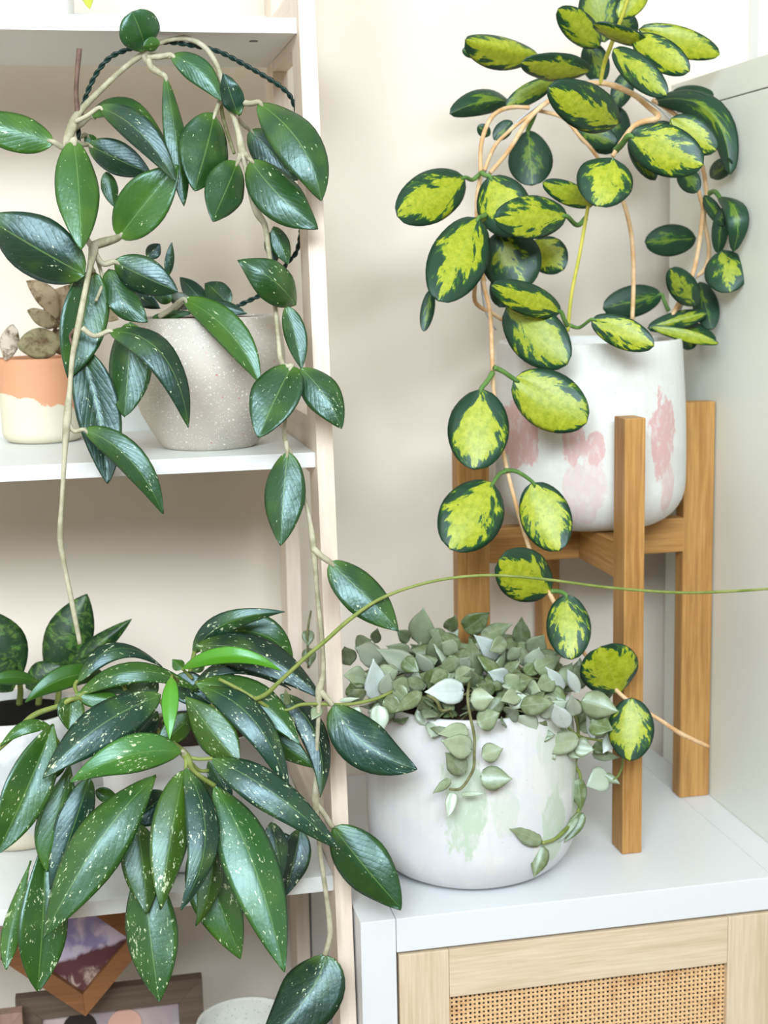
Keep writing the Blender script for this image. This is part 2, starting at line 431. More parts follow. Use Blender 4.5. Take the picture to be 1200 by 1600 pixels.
# ------------------------------------------------------------------ low cabinet with cane door
cab = thing('cabinet', (.2275, .2, FLOOR), 'low white cabinet with a pale wood framed cane door below the two white pots', 'cabinet')
box('top_panel', (.0345, 0, -.034), (.4210, .3995, 0), M_white, cab, .0008)
for x0, x1 in ((0, .034), (.4215, .4549)):
    box('side_panel', (x0, 0, -.70), (x1, .3995, 0), M_white, cab, .0008)
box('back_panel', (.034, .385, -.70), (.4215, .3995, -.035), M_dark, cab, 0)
box('bottom_panel', (.0345, .003, -.70), (.4210, .385, -.67), M_white, cab, .0008)
for x in (.02, .435):
    for y in (.03, .37):
        box('foot', (x-.012, y-.012, FLOOR), (x+.012, y+.012, -.699), M_black, cab, .001)
door = box('door', (.0365, .010, -.664), (.4195, .016, -.0375), M_dark, cab, 0)  # dark sheet behind the cane, painted as the shaded interior
def dpart(name, a, b, mat): return box(name, a, b, mat, door, .0009)
dpart('stile', (.0365, .0005, -.664), (.0855, .0175, -.0375), M_ash_v)
dpart('stile', (.3733, .0005, -.664), (.4195, .0175, -.0375), M_ash_v)
dpart('top_rail', (.0858, .0008, -.0868), (.3730, .0172, -.0375), M_ash_x)
dpart('bottom_rail', (.0858, .0008, -.664), (.3730, .0172, -.610), M_ash_x)
def cane():
    V = []; Fc = []
    x0, x1, z0, z1 = .0860, .3728, -.335, -.0872
    sp = .00455; hwid = .00116; th = .00045
    nx = int((x1-x0)/sp); nz = int((z1-z0)/sp)
    def ribbon(pts, wdir):
        b = len(V)
        for (x, y, z) in pts:
            for sgn in (-1, 1):
                V.append((x+wdir[0]*sgn*hwid, y, z+wdir[1]*sgn*hwid))
        for i in range(len(pts)-1):
            a = b+2*i; Fc.append((a, a+1, a+3, a+2))
    for j in range(nz+1):                       # horizontals
        z = z1-(j+.35)*sp; jit = random.uniform(-.00015, .00015)
        pts = []
        for i in range(nx*2+3):
            x = x0+(i-.4)*sp/2; x = min(max(x, x0), x1)
            k = i//2; y = .0075 + (th if (k+j) % 2 else -th) * (1 if i % 2 == 0 else 0)
            pts.append((x, y, z+jit))
        ribbon(pts, (0, 1))
    for i in range(nx+1):                       # verticals
        x = x0+(i+.3)*sp; jit = random.uniform(-.0002, .0002)
        pts = []
        for j in range(nz*2+2):
            z = z1-(j/2+.35)*sp; z = max(z, z0)
            k = j//2; y = .0075 - (th if (i+k) % 2 else -th) * (1 if j % 2 == 0 else 0)
            pts.append((x+jit, y, z))
        pts.insert(0, (x+jit, .0075, z1)); ribbon(pts, (1, 0))
    me = bpy.data.meshes.new('cane_webbing'); me.from_pydata(V, [], Fc)
    o = link_mesh('cane_webbing', me, M_rattan, door, False, (.2294, .0075, -.2))
    sm = o.modifiers.new('t', 'SOLIDIFY'); sm.thickness = .0005; sm.offset = 0
    tag(o, kind='stuff')
cane()

# ------------------------------------------------------------------ taller white cabinet on the right
tc = thing('tall_cabinet', (.66, .17, FLOOR), 'tall plain white cabinet side standing against the low cabinet beside the oak stand', 'cabinet')
box('side_panel', (.4553, -.02, FLOOR), (.4875, .365, .7775), M_tall, tc, .0008)
box('side_panel', (.83, -.02, FLOOR), (.8625, .365, .7775), M_tall, tc, .0008)
box('top_panel', (.4553, -.02, .7788), (.8625, .365, .8108), M_tall, tc, .0008)
box('back_panel', (.4875, .35, FLOOR), (.83, .3645, .7775), M_tall, tc, .0005)
box('door', (.489, -.022, FLOOR+.02), (.8285, -.004, .776), M_tall, tc, .0008)

# ------------------------------------------------------------------ leaning ladder shelf
lad = thing('ladder_shelf', (-.3, .2, FLOOR), 'ladder shelf with pale pine uprights and white boards carrying potted plants', 'shelf')
XR0, XR1 = -.018, -.002
XL0, XL1 = -.66, -.644
fy = lambda z: .0315+.0875*z            # front face of the leaning front uprights
ry = lambda z: .318-.030*z              # front face of the rear uprights
for x0, x1 in ((XR0, XR1), (XL0, XL1)):
    for f_, d in ((fy, .050), (ry, .052)):
        z0, z1 = FLOOR, 1.25
        prism('upright', [(x0, f_(z0), z0), (x1, f_(z0), z0), (x1, f_(z0)+d, z0), (x0, f_(z0)+d, z0),
                          (x0, f_(z1), z1), (x1, f_(z1), z1), (x1, f_(z1)+d, z1), (x0, f_(z1)+d, z1)], M_pine_v, lad, .0007)
SH = [(.8228, .014, .1175), (.4232, .0142, .0805), (.0165, .0155, .041), (-.36, .0155, .004), (1.2, .014, .145)]
for zb, th, y0 in SH:
    yb = ry(zb)+.045
    s_ = box('shelf', (XL1, y0, zb), (XR0, yb-.008, zb+th), M_shelfwhite, lad, .0008)
    box('back_lip', (XL1, yb-.008, zb), (XR0, yb, zb+.052), M_shelfwhite, s_, .0008)
    for xx in (XR0-.035, XL1+.035):
        lathe('screw_hole', (xx, y0+.045, zb-.0004), [(0, 0), (.0042, 0), (.0042, .0008), (0, .0008)], M_screw, s_, 20)
    for x0, x1 in ((XR0+.0005, XR1-.0005), (XL0+.0005, XL1-.0005)):
        box('side_rail', (x0, fy(zb)+.049, zb-.010), (x1, ry(zb)+.002, zb+.045), M_pine_y, lad, .0007)

# ------------------------------------------------------------------ oak plant stand
SX, SY = .3058, .2375
st = thing('plant_stand', (SX, SY, 0), 'oak plant stand of four square posts and crossed rails', 'plant stand')
HS = .148
for dx, dy, w, d in ((0, -HS+.0155, .0217, .031), (0, HS-.0155, .0217, .031), (HS-.018, 0, .036, .0217), (-HS+.018, 0, .036, .0217)):
    box('post', (SX+dx-w/2, SY+dy-d/2, .0003), (SX+dx+w/2, SY+dy+d/2, .456), M_oak_v, st, .0012)
box('rail', (SX-HS+.022, SY-.0105, .289), (SX+HS-.022, SY+.0105, .3275), M_oak_x, st, .0012)
for a, b in ((-HS+.020, -.0107), (.0107, HS-.020)):
    box('rail', (SX-.0105, SY+a, .289), (SX+.0105, SY+b, .3272), M_oak_y, st, .0012)

# ------------------------------------------------------------------ pots
def potprof(R, H, rb, rt, t=.006, zin=.02, corner=.03, bulge=0., n=14):
    """outer wall from the base up with a rounded foot, rim, and the inside down to the soil level"""
    p = [(0, 0), (rb-corner*.0, 0)] if corner <= 0 else [(0, 0)]
    if corner > 0:
        for k in range(9):
            a = math.pi/2*k/8; p.append((R-corner+corner*math.sin(a), corner-corner*math.cos(a)))
    z0 = corner if corner > 0 else 0
    for k in range(1, n+1):
        t_ = k/n; r = R+(rt-R)*t_**1.6+bulge*math.sin(math.pi*t_); p.append((r, z0+(H-z0-.002)*t_))
    p += [(rt-.001, H), (rt-t+.001, H), (rt-t, H-.002), (rt-t-.001, H-zin), (0, H-zin)]
    return p
def washed_pot(name, spots, tint, tint2, base=(.74, .735, .715)):
    m = NT(name); c = m.coord(); x, y, z = m.sep(c)
    wob = m.noise(m.mapping(c, (1, 1, .45)), 55, 4, .6); wob2 = m.noise(c, 160, 4, .7)
    front = m.step(y, -.02, .0, True)
    tot = None
    for (cx, cz, rx, rz, amt) in spots:
        dx = m.math('MULTIPLY', m.math('SUBTRACT', x, cx), 1/rx); dz = m.math('MULTIPLY', m.math('SUBTRACT', z, cz), 1/rz)
        d = m.math('SQRT', m.math('ADD', m.math('MULTIPLY', dx, dx), m.math('MULTIPLY', dz, dz)))
        d = m.math('ADD', d, m.math('ADD', m.math('MULTIPLY_ADD', wob, 1.7, -.85), m.math('MULTIPLY_ADD', wob2, .4, -.2)))
        f = m.math('MULTIPLY', m.step(d, .86, 1.02, True), amt)
        tot = f if tot is None else m.math('MAXIMUM', tot, f)
    streak = m.noise(m.mapping(c, (90, 90, 14)), 1, 4, .65)
    col = m.mix(m.step(streak, .4, .75), base, tuple(k*.93 for k in base))
    col = m.mix(m.math('MULTIPLY', m.step(m.math('ADD', m.noise(c, 26, 4, .65), m.math('MULTIPLY', m.step(z, .03, .14, True), .14)), .52, .66), .6), col, tint2)
    film = m.step(m.noise(m.mapping(c, (140, 140, 60)), 1, 4, .7), .5, .62)
    col = m.mix(m.math('MULTIPLY', m.math('MULTIPLY', tot, front), m.math('SUBTRACT', 1., m.math('MULTIPLY', film, .45))), col, tint)
    pits = m.n('ShaderNodeTexVoronoi'); m.put(pits.inputs['Vector'], c); pits.inputs['Scale'].default_value = 150
    pm = m.math('MULTIPLY', m.step(pits.outputs[0], .06, .13, True), m.step(m.noise(c, 30, 2), .52, .6))
    col = m.mix(m.math('MULTIPLY', pm, .5), col, (.45, .43, .40))
    m.bump(m.math('SUBTRACT', streak, m.math('MULTIPLY', pm, 1.5)), .18, .001)
    return m.out(col, .6, .35)

# ================================================================== plants
# --- silver leaved hoya, white pot with green patches on the low cabinet
P4 = (.140, .116, 0.)
pl4 = thing('potted_trailing_plant', P4, 'small silvery grey-green trailing leaves in a white pot with pale green patches', 'potted plant')
M_pot4 = washed_pot('white_concrete_green_patches', [(-.035, .105, .020, .06, .8), (.005, .09, .014, .03, .35), (.060, .065, .016, .036, .75), (.075, .135, .035, .04, .4), (.098, .09, .012, .04, .7)],
                    (.47, .60, .43), (.67, .68, .74))
lathe('pot', P4, potprof(.107, .182, .07, .102, .006, .012, .045, .002), M_pot4, pl4, 80)
lathe('soil', (P4[0], P4[1], .166), [(0, 0), (.094, 0), (.094, .004), (.05, .008), (0, .010)], M_soil, pl4, 40)
SB = dict(tm=.40, eb=.52, et=1.12, fold=.10, dome=.14, nu=8, nv=6, wav=.10, bow=.03)
sil = lambda k: [(.20, .25, .13), (.30, .36, .22), (.44, .51, .39), (.10, .145, .035), (.14, .18, .07), (.64, .72, .70)][k]  # palest tone has the whitish-blue sheen put into the leaf colour
def ymound(y): return 2+max(0, min(1, (1095-y)/140))*17
SL = [  # bx, by, tx, ty, w, colour
 (655,1008,662,950,38,1),(680,1042,684,984,30,0),(740,1070,737,999,36,0),(650,1044,588,1014,30,2),(588,1092,583,1030,33,5),(600,1085,608,1050,22,2),
 (725,1080,664,1081,37,5),(600,1030,555,1012,36,2),(572,1060,537,1055,30,1),(565,1097,548,1078,28,4),(778,1028,741,992,26,5),(793,1060,763,1050,26,5),
 (668,1076,690,1040,28,3),(660,1082,618,1112,22,4),(664,1072,630,1062,20,0),(672,1052,650,1020,24,2),(690,1047,722,1028,22,0),(725,985,765,957,32,3),(750,996,800,975,24,0),
 (832,1053,842,1012,35,2),(880,1078,853,1042,20,5),(905,1082,886,1045,18,5),(908,1095,967,1112,40,0),(898,1118,893,1086,23,2),(885,1138,866,1100,29,5),
 (922,1130,958,1140,32,3),(814,1070,845,1080,26,1),(866,1062,836,1075,28,0),(812,1085,782,1095,24,1),(793,1030,814,1012,20,1),(830,1020,850,992,32,1),(815,1008,815,964,26,4),
 (812,1103,866,1098,30,4),(640,1020,604,1010,22,1),(700,1000,668,985,22,0),(700,985,712,962,20,4),(622,1050,580,1052,22,1),(640,1000,620,985,20,0),(585,1005,590,982,16,4)]
for (bx, by, tx, ty, w, k) in SL:
    y = ymound((by+ty)/2)-1.6
    leaf(pl4, M_silver, (bx, by, tx, ty, w*1.12, y+1.2, y-.6, dict(col=sil(k), roll=random.uniform(-.35, .35), fold=random.choice((-.25, .1, .25)))), SB, .0009)
SH2 = [  # hanging strands in front of the pot
 (735,1095,772,1090,38,1,-.2),(745,1130,781,1114,37,0,-.7),(732,1140,684,1147,27,1,-.3),(738,1172,690,1157,39,1,-.9),(728,1208,696,1176,35,0,-.5),(752,1180,786,1170,32,1,-.6),
 (750,1214,801,1217,39,0,-.8),(705,1218,676,1240,15,0,-.7),(708,1238,700,1278,19,2,-.6),(720,1241,758,1240,8,1,-.6),(836,1145,808,1118,38,2,1.6),(828,1155,793,1162,32,4,1.8),
 (797,1105,804,1147,15,0,2.4),(922,1130,958,1148,36,0,8),(928,1155,916,1117,13,5,6),(960,1146,942,1177,23,5,5.5),(905,1155,832,1170,36,1,3.2),(898,1165,928,1172,32,1,4),(836,1150,868,1148,22,4,2.6),
 (925,1178,968,1184,18,0,7),(950,1211,916,1228,40,2,7.4),(944,1210,969,1225,14,0,7.4),(903,1216,908,1268,26,3,5.6),(911,1270,880,1318,24,3,4.2),(903,1278,866,1322,12,4,3.4),
 (848,1316,797,1295,28,0,.8),(850,1322,834,1372,28,4,1.2),
 (592,1102,594,1150,30,2,1.2),(541,1103,544,1132,17,1,1.4),(556,1104,557,1134,19,1,1.4),(500,1103,487,1125,19,0,1.2),(448,1103,447,1077,12,4,1.0),(453,1118,455,1141,15,4,1.0),
 (530,1095,562,1091,8,2,1.3),(481,984,482,1010,20,4,20),(482,1012,485,1042,23,4,20)]
for (bx, by, tx, ty, w, k, y) in SH2:
    leaf(pl4, M_silver, (bx, by, tx, ty, w, y+.5, y-.3, dict(col=sil(k), roll=random.uniform(-.2, .2), fold=random.choice((-.2, .15, .2)))), SB, .0009)

SX2 = [(858,1075,884,1096,26,3,4),(870,1092,838,1108,24,0,3),(912,1066,898,1040,24,0,7),(935,1090,958,1068,22,3,9),(905,1140,930,1118,26,1,6.5),(930,1160,950,1178,24,3,7),(878,1150,860,1128,22,1,4),
 (820,1150,800,1172,24,4,2.4),(850,1165,868,1186,24,0,3.2),(918,1100,905,1130,22,3,6.6),(862,1116,840,1130,22,4,2.8),(890,1165,910,1185,24,1,4.4),(940,1120,964,1104,20,0,8.4),(790,1072,812,1055,24,1,3),
 (600,1092,630,1112,26,4,1.6),(560,1090,548,1066,28,3,5),(615,1075,640,1098,26,0,2),(548,1040,538,1010,26,0,9),(570,1056,600,1066,26,1,6),(640,1078,612,1066,28,0,2.6),(590,1060,622,1048,30,1,5),(710,1060,742,1046,26,0,3.4),
 (770,1085,745,1070,26,3,2.4),(700,1052,672,1066,26,4,3.6),(555,1012,580,1000,26,0,13),(790,1000,765,1018,24,0,9),(715,1018,690,1004,26,1,9),(630,1030,655,1050,24,3,7),(846,1040,868,1020,22,0,9)]
for (bx, by, tx, ty, w, k, y) in SX2:
    leaf(pl4, M_silver, (bx, by, tx, ty, w*1.15, y+.6, y-.6, dict(col=sil(k), roll=random.uniform(-.45, .45), fold=random.choice((-.2, .15, .2)))), SB, .0009)
rng = random.Random(11)
def free_leaf(parent, mat, P0, dirv, nrm, L, w, col, base, th):
    """a leaf placed in space by its direction and facing"""
    T = dirv.normalized(); N = (nrm-T*nrm.dot(T)).normalized()
    P1 = P0+T*L; view = (CAM-(P0+P1)/2).normalized(); S0 = T.cross(view).normalized(); N0 = S0.cross(T)
    roll = math.atan2(-N.dot(S0), N.dot(N0))
    LEAFN[0] += 1
    kw = dict(base); kw['roll'] = roll
    me = leaf_mesh(P0, P1, w/2, None, seed=LEAFN[0], **kw)
    ob = link_mesh('leaf', me, mat, parent, True, P0); ob.color = (*col, 1)
    sm = ob.modifiers.new('thickness', 'SOLIDIFY'); sm.thickness = th; sm.offset = -1
    return ob
for i in range(190):
    a = rng.uniform(0, 2*math.pi); rr = .112*math.sqrt(rng.uniform(.0, 1)); q = rr/.112
    z = .176+rng.uniform(.0, .056)*(1-q*q*.75)
    P0 = Vector((P4[0]+rr*math.cos(a), P4[1]+rr*math.sin(a)*.95, z))
    out = Vector((math.cos(a), math.sin(a), 0))
    dirv = out*rng.uniform(-.2, 1)+Vector((rng.uniform(-1, 1), rng.uniform(-1, 1), rng.uniform(-.35, .75)))
    nrm = Vector((rng.uniform(-.6, .6), rng.uniform(-.9, .2), rng.uniform(.3, 1)))+out*.4
    L = rng.uniform(.021, .034)
    free_leaf(pl4, M_silver, P0, dirv, nrm, L, L*rng.uniform(.55, .75), sil(rng.choice((0, 0, 1, 2, 3, 3, 4, 4, 4))), dict(SB, fold=rng.choice((-.2, .1, .2))), .0009)  # extra dark tones stand for the shaded gaps inside the mound
for i in range(14):       # wiry stems through the mound
    a = rng.uniform(0, 6.28); b = a+rng.uniform(1, 2.4)
    P = [[Vector((P4[0]+.08*math.cos(a), P4[1]+.08*math.sin(a), .176)), .0011], [Vector((P4[0]+.05*math.cos((a+b)/2), P4[1]+.05*math.sin((a+b)/2), rng.uniform(.19, .215))), .001],
         [Vector((P4[0]+.1*math.cos(b), P4[1]+.1*math.sin(b), .185)), .0009]]
    vtube('stem', P, M_stem_twig, pl4, 6, 5)
tube('vine', [(735,1062,4,5),(731,1085,.8,5),(733,1110,.2,5),(741,1150,-.3,5),(741,1175,-.4,5),(740,1200,-.4,5),(730,1220,-.4,5),(718,1233,-.4,5),(702,1233,-.4,4)], M_stem_twig, pl4)
tube('vine', [(668,1086,2,6),(682,1095,.8,6),(690,1110,.6,6),(705,1107,.4,4)], M_stem_twig, pl4)
tube('vine', [(895,1110,5,6),(903,1135,7,6),(902,1175,7.8,6),(899,1195,7.8,6),(907,1215,6.6,6),(905,1262,5.6,6),(893,1285,4.4,7),(878,1302,2.6,7),(865,1312,2,6),(848,1317,1,6)], M_stem_green, pl4)
tube('vine', [(880,1130,4,4),(905,1150,5,5),(940,1158,6,4),(966,1170,7,4),(973,1192,7.6,4),(966,1212,7.6,4),(958,1218,7.4,3)], M_stem_green, pl4)
tube('vine', [(640,1065,6,5),(610,1082,2.5,5),(580,1094,1.8,6),(540,1101,1.6,6),(500,1100,1.4,6),(470,1101,1.2,6),(450,1109,1.2,5),(428,1109,1.2,6),(398,1092,1.2,7),(372,1076,1.6,6),(342,1061,2.4,6)], M_stem_green, pl4)
tube('vine', [(482,1044,20,4),(481,1010,20,4),(481,984,20,4),(486,954,20,3)], M_stem_twig, pl4)

# --- variegated hoya, white pot with pink patches on the oak stand
P3 = (.3105, .2375, .3277)
pl3 = thing('potted_hoya', P3, 'climbing plant with round yellow-centred green leaves in a white pot with pink patches', 'potted plant')
M_pot3 = washed_pot('white_concrete_pink_patches', [(-.091, .105, .015, .034, .9), (-.050, .098, .012, .022, .85), (-.030, .095, .009, .016, .85), (-.038, .048, .022, .036, .4), (.046, .100, .019, .046, .95), (.055, .050, .010, .030, .6)],
                    (.66, .40, .38), (.66, .645, .60), (.75, .74, .71))
lathe('pot', P3, potprof(.1045, .200, .07, .099, .006, .016, .045, .001), M_pot3, pl3, 80)
lathe('soil', (P3[0], P3[1], P3[2]+.179), [(0, 0), (.091, 0), (.091, .005), (.05, .008), (0, .010)], M_soil, pl3, 40)
LB = dict(tm=.5, eb=.46, et=.48, fold=.06, dome=.16, nu=14, nv=10, wav=.05, bow=.04, col=(.78, 1, 0))
Lf = [
 (842,86,727,62,42,24,20,dict(al=1.7,ar=.75,fold=.7,col=(.95,1,0))),(922,112,815,98,44,21,17,dict(roll=.6)),(938,72,872,14,48,22,19,dict(col=(.95,.9,0))),(1015,72,927,38,26,17,16,dict(roll=.9,col=(.9,1,0))),
 (988,58,1077,112,50,17,13,dict(col=(.95,1,0))),(998,46,1125,85,46,22,20,dict(col=(1.,1,0))),(966,27,1012,-24,40,18,18,dict(col=(1.1,1,0))),(945,66,928,-30,66,25,25,dict(col=(.8,.6,0))),
 (958,76,1042,150,47,16,12,dict(col=(.7,.9,0))),(967,194,857,136,72,14,9,dict(bow=.08)),(900,197,963,226,42,26,24,dict(col=(.4,.3,0))),(968,165,935,240,66,28,28,dict(col=(.2,.3,0))),
 (982,212,1099,258,78,12,8,dict(p=(962,235,15,10))),(985,214,1024,282,34,15,15,dict(col=(.5,.35,0),fold=.5)),(1048,185,1119,236,52,17,15,{}),
 (1020,158,1141,273,46,24,20,dict(c=(1110,175,20),col=(.2,.4,0),fold=.4)),(1052,150,1117,172,34,23,20,dict(col=(.7,.5,0))),
 (957,246,932,322,90,10,8,dict(tm=.45,eb=.42,bow=.06,col=(.8,1,0))),(928,320,848,285,36,14,13,dict(col=(.9,.8,0))),
 (886,338,773,341,68,12,9,dict(p=(916,340,14,8,902,352))),(765,275,808,368,84,17,14,dict(p=(752,270,18,8))),(748,340,684,470,92,14,9,dict(p=(758,336,16,8),col=(.72,.95,0))),(727,277,621,338,80,18,14,dict(p=(750,272,19,7,738,281))),
 (778,360,820,452,94,18,16,dict(col=(.42,.75,0))),(835,375,880,422,58,21,19,{}),(877,488,768,446,50,12,9,dict(p=(886,508,13,8),col=(.85,1,0))),(792,480,886,570,86,14,10,dict(col=(.85,.8,0))),
 (825,203,832,290,70,25,23,dict(col=(.28,.25,0),tm=.55,p=(836,176,24,8))),(798,160,703,178,40,25,22,dict(col=(.2,.3,0),fold=.5,c=(755,158,23))),(868,124,790,166,32,24,24,dict(col=(.7,.5,0))),(772,218,800,189,26,24,24,dict(col=(.1,.2,0))),(765,212,747,196,20,24,24,dict(col=(.1,.2,0))),
 (674,452,662,518,22,15,14,dict(col=(.3,.3,0))),(1088,372,1008,379,50,26,25,dict(col=(.25,.2,0))),(1124,308,1146,394,36,24,23,dict(c=(1152,335,23),col=(.2,.2,0),p=(1107,303,24,8,1116,299))),(1128,325,1122,396,26,28,28,dict(col=(.1,.2,0))),
 (1128,391,1141,457,68,22,19,dict(col=(.5,.8,0))),(1088,478,1047,420,44,20,17,dict(col=(.6,.7,0))),(1034,460,942,482,50,27,27,dict(col=(.1,.2,0),p=(1045,486,26,7))),(1012,513,1106,489,30,22,21,dict(col=(.6,.7,0),fold=.4)),
 (1018,511,1123,537,20,20,18,dict(col=(1.1,.8,0))),(1093,440,1112,515,40,28,28,dict(col=(.1,.2,0))),(1060,505,1118,532,26,25,24,dict(col=(.1,.2,0))),(1070,515,1080,546,30,31,31,dict(col=(.3,.4,0))),
 (924,499,1022,541,50,11,8,dict(p=(890,508,13,6,905,512),col=(.8,1,0))),(803,592,917,661,92,11,8,dict(p=(772,574,13,8,785,580),col=(.98,.9,0))),(752,607,743,734,97,12,9,dict(p=(770,582,13,8))),(771,754,702,857,100,11,8,dict(p=(790,736,12,7,780,741),col=(.9,1,0))),
 (832,753,873,861,80,10,7,dict(p=(788,735,12,7,808,737),col=(.92,1,0))),(860,925,780,874,84,8,5,dict(eb=.45,et=.45,col=(.98,1,0))),(884,929,893,1031,70,7,4,dict(p=(860,924,8,8,872,924))),(968,1083,938,1011,94,6,4,dict(tm=.5,eb=.45,et=.45,col=(.95,1,0))),
 (988,1090,984,1189,72,5,3,{}),(1062,262,1090,300,34,19,17,dict(col=(.15,.2,0))),(748,85,722,78,18,26,26,dict(col=(.3,.4,0))),(1110,278,1142,250,30,27,26,dict(col=(.1,.2,0))),(1100,305,1130,352,22,22,21,dict(col=(.2,.2,0))),
 (1050,145,1115,148,26,26,25,dict(col=(.2,.2,0))),(968,20,990,60,36,25,25,dict(col=(.4,.4,0))),(920,66,940,130,44,27,27,dict(col=(.3,.4,0))),(985,110,960,170,34,27,27,dict(col=(.3,.3,0))),(1020,195,1060,225,38,25,25,dict(col=(.2,.3,0))),(780,480,800,420,50,22,22,dict(col=(.2,.3,0)))]
for d in Lf: leaf(pl3, M_lisa, d, LB, .0012, petmat=M_petiole_g)
T = lambda pts, mat=M_stem_tan, nm='vine': tube(nm, pts, mat, pl3, 8, 6)
T([(752,268,20,7),(745,320,18.5,7),(749,395,17,7),(757,450,16,7),(766,490,15,7),(769,560,14,7),(772,615,13.5,7),(785,700,13,7),(800,765,12,7),(820,835,11,7),(840,890,9.5,7),(860,930,8,8),(905,1010,6.5,7),(963,1078,6,7),(990,1100,5.8,7),(1028,1123,5.5,7),(1065,1147,5.6,8),(1108,1167,6,7)])
T([(751,270,20,7),(752,225,21,7),(765,188,22,7),(783,172,23,7),(807,167,24,7),(827,168,24,7)])
T([(766,270,19.5,7),(795,235,20.5,7),(827,185,22,8),(862,155,22.5,8),(905,133,22.5,8),(940,130,22,8),(962,135,21,9),(990,148,19,9),(1012,166,17,9),(1028,184,15.5,10),(990,197,15,8),(957,244,14.5,7)])
T([(757,266,20,6),(772,230,21,6),(792,208,22,6),(830,176,23,7),(862,152,23.5,6)])
T([(838,172,24,6),(880,184,24,6),(905,212,23,6),(928,238,22,6),(955,280,20.5,6),(974,316,20,7),(985,358,20,7),(989,395,20,7),(990,440,20,7),(988,500,20,7)])
T([(919,322,13,6),(905,400,13,6),(893,460,13,6),(887,518,13,6)], M_stem_lime, 'stem')
T([(1019,156,24,7),(1058,182,23.5,7),(1085,225,23,7),(1098,262,23,7),(1105,312,23,7),(1100,340,23,7),(1108,390,23,7),(1100,422,23,7),(1078,440,23,7),(1062,478,23,7),(1050,500,23,7)])
T([(1083,262,22,7),(1094,308,22,7),(1098,336,22,8),(1085,420,22,8),(1062,470,22,8),(1048,498,22,8)])
T([(757,440,18,8),(748,420,18,7),(742,470,20,7),(770,490,21,7),(785,500,22,6)])
T([(938,132,22,6),(944,100,21,7),(955,70,19,7),(972,25,17.5,6),(990,-30,17,5)], M_stem_lime, 'stem')
hp = [[atc(*p, .443), .0011] for p in ((775,515,.215),(757,480,.205),(750,400,.20),(753,330,.205),(760,262,.21),(792,206,.222),(862,150,.228),(930,125,.228),(988,143,.215),(1047,186,.21),(1088,250,.22),(1097,330,.225),(1090,420,.225),(1055,500,.225))]
vtube('support_hoop', hp, M_metal, pl3, 6, 6)

# --- trailing speckled hoya, terrazzo pot on the middle board
P1 = (-.1085, .172, .4375)
pl1 = thing('potted_hoya', P1, 'trailing plant with dark speckled leaves in a grey terrazzo bowl on the middle board', 'potted plant')
def terrazzo(name, base, chips):
    m = NT(name); c = m.coord(); n = m.noise(c, 14, 4)
    col = m.mix(m.step(n, .35, .7), base, tuple(k*.78 for k in base))
    for i, (sc, th, cc, keep) in enumerate(chips):
        v = m.n('ShaderNodeTexVoronoi'); m.put(v.inputs['Vector'], m.mapping(c, loc=(i*.37, i*.11, 0))); v.inputs['Scale'].default_value = sc
        f = m.math('MULTIPLY', m.step(m.math('ADD', v.outputs[0], m.math('MULTIPLY_ADD', m.noise(c, 900, 2), .3, -.15)), th, th+.04, True), m.math('LESS_THAN', m.sep(v.outputs[1])[0], keep))
        col = m.mix(m.math('MULTIPLY', f, .85), col, cc)
    m.bump(m.noise(c, 300, 3), .1, .001)
    return m.out(col, .5, .4)
M_terr = terrazzo('grey_terrazzo', (.60, .55, .47), [(230, .22, (.80, .77, .70), .22), (520, .26, (.80, .76, .68), .45), (190, .17, (.62, .12, .14), .03), (300, .2, (.62, .36, .33), .05), (340, .18, (.3, .22, .19), .05)])
pp = [(0, 0), (.044, 0), (.0465, .0015), (.050, .006), (.058, .019), (.066, .034), (.0725, .052), (.0762, .070), (.0772, .086), (.0763, .102), (.0745, .115), (.0722, .1255), (.0715, .1275), (.0690, .1275), (.0685, .126), (.0690, .116), (0, .114)]
lathe('pot', P1, pp, M_terr, pl1, 80)
lathe('inner_pot', (P1[0], P1[1], P1[2]+.1142), [(0, 0), (.066, 0), (.0675, .011), (.0655, .011), (.064, .003), (0, .003)], plain('plum_plastic', (.09, .02, .025), .5), pl1, 48)
lathe('soil', (P1[0], P1[1], P1[2]+.1175), [(0, 0), (.063, 0), (.05, .004), (0, .006)], M_soil, pl1, 40)
HB = dict(tm=.45, eb=.60, et=.76, fold=.30, dome=.03, rnd=1, wav=.07, bow=.05, nu=16, nv=10)
DG = (.005, .028, .008); MG = (.013, .056, .006); LG = (.034, .112, .006); BG = (.006, .034, .015)
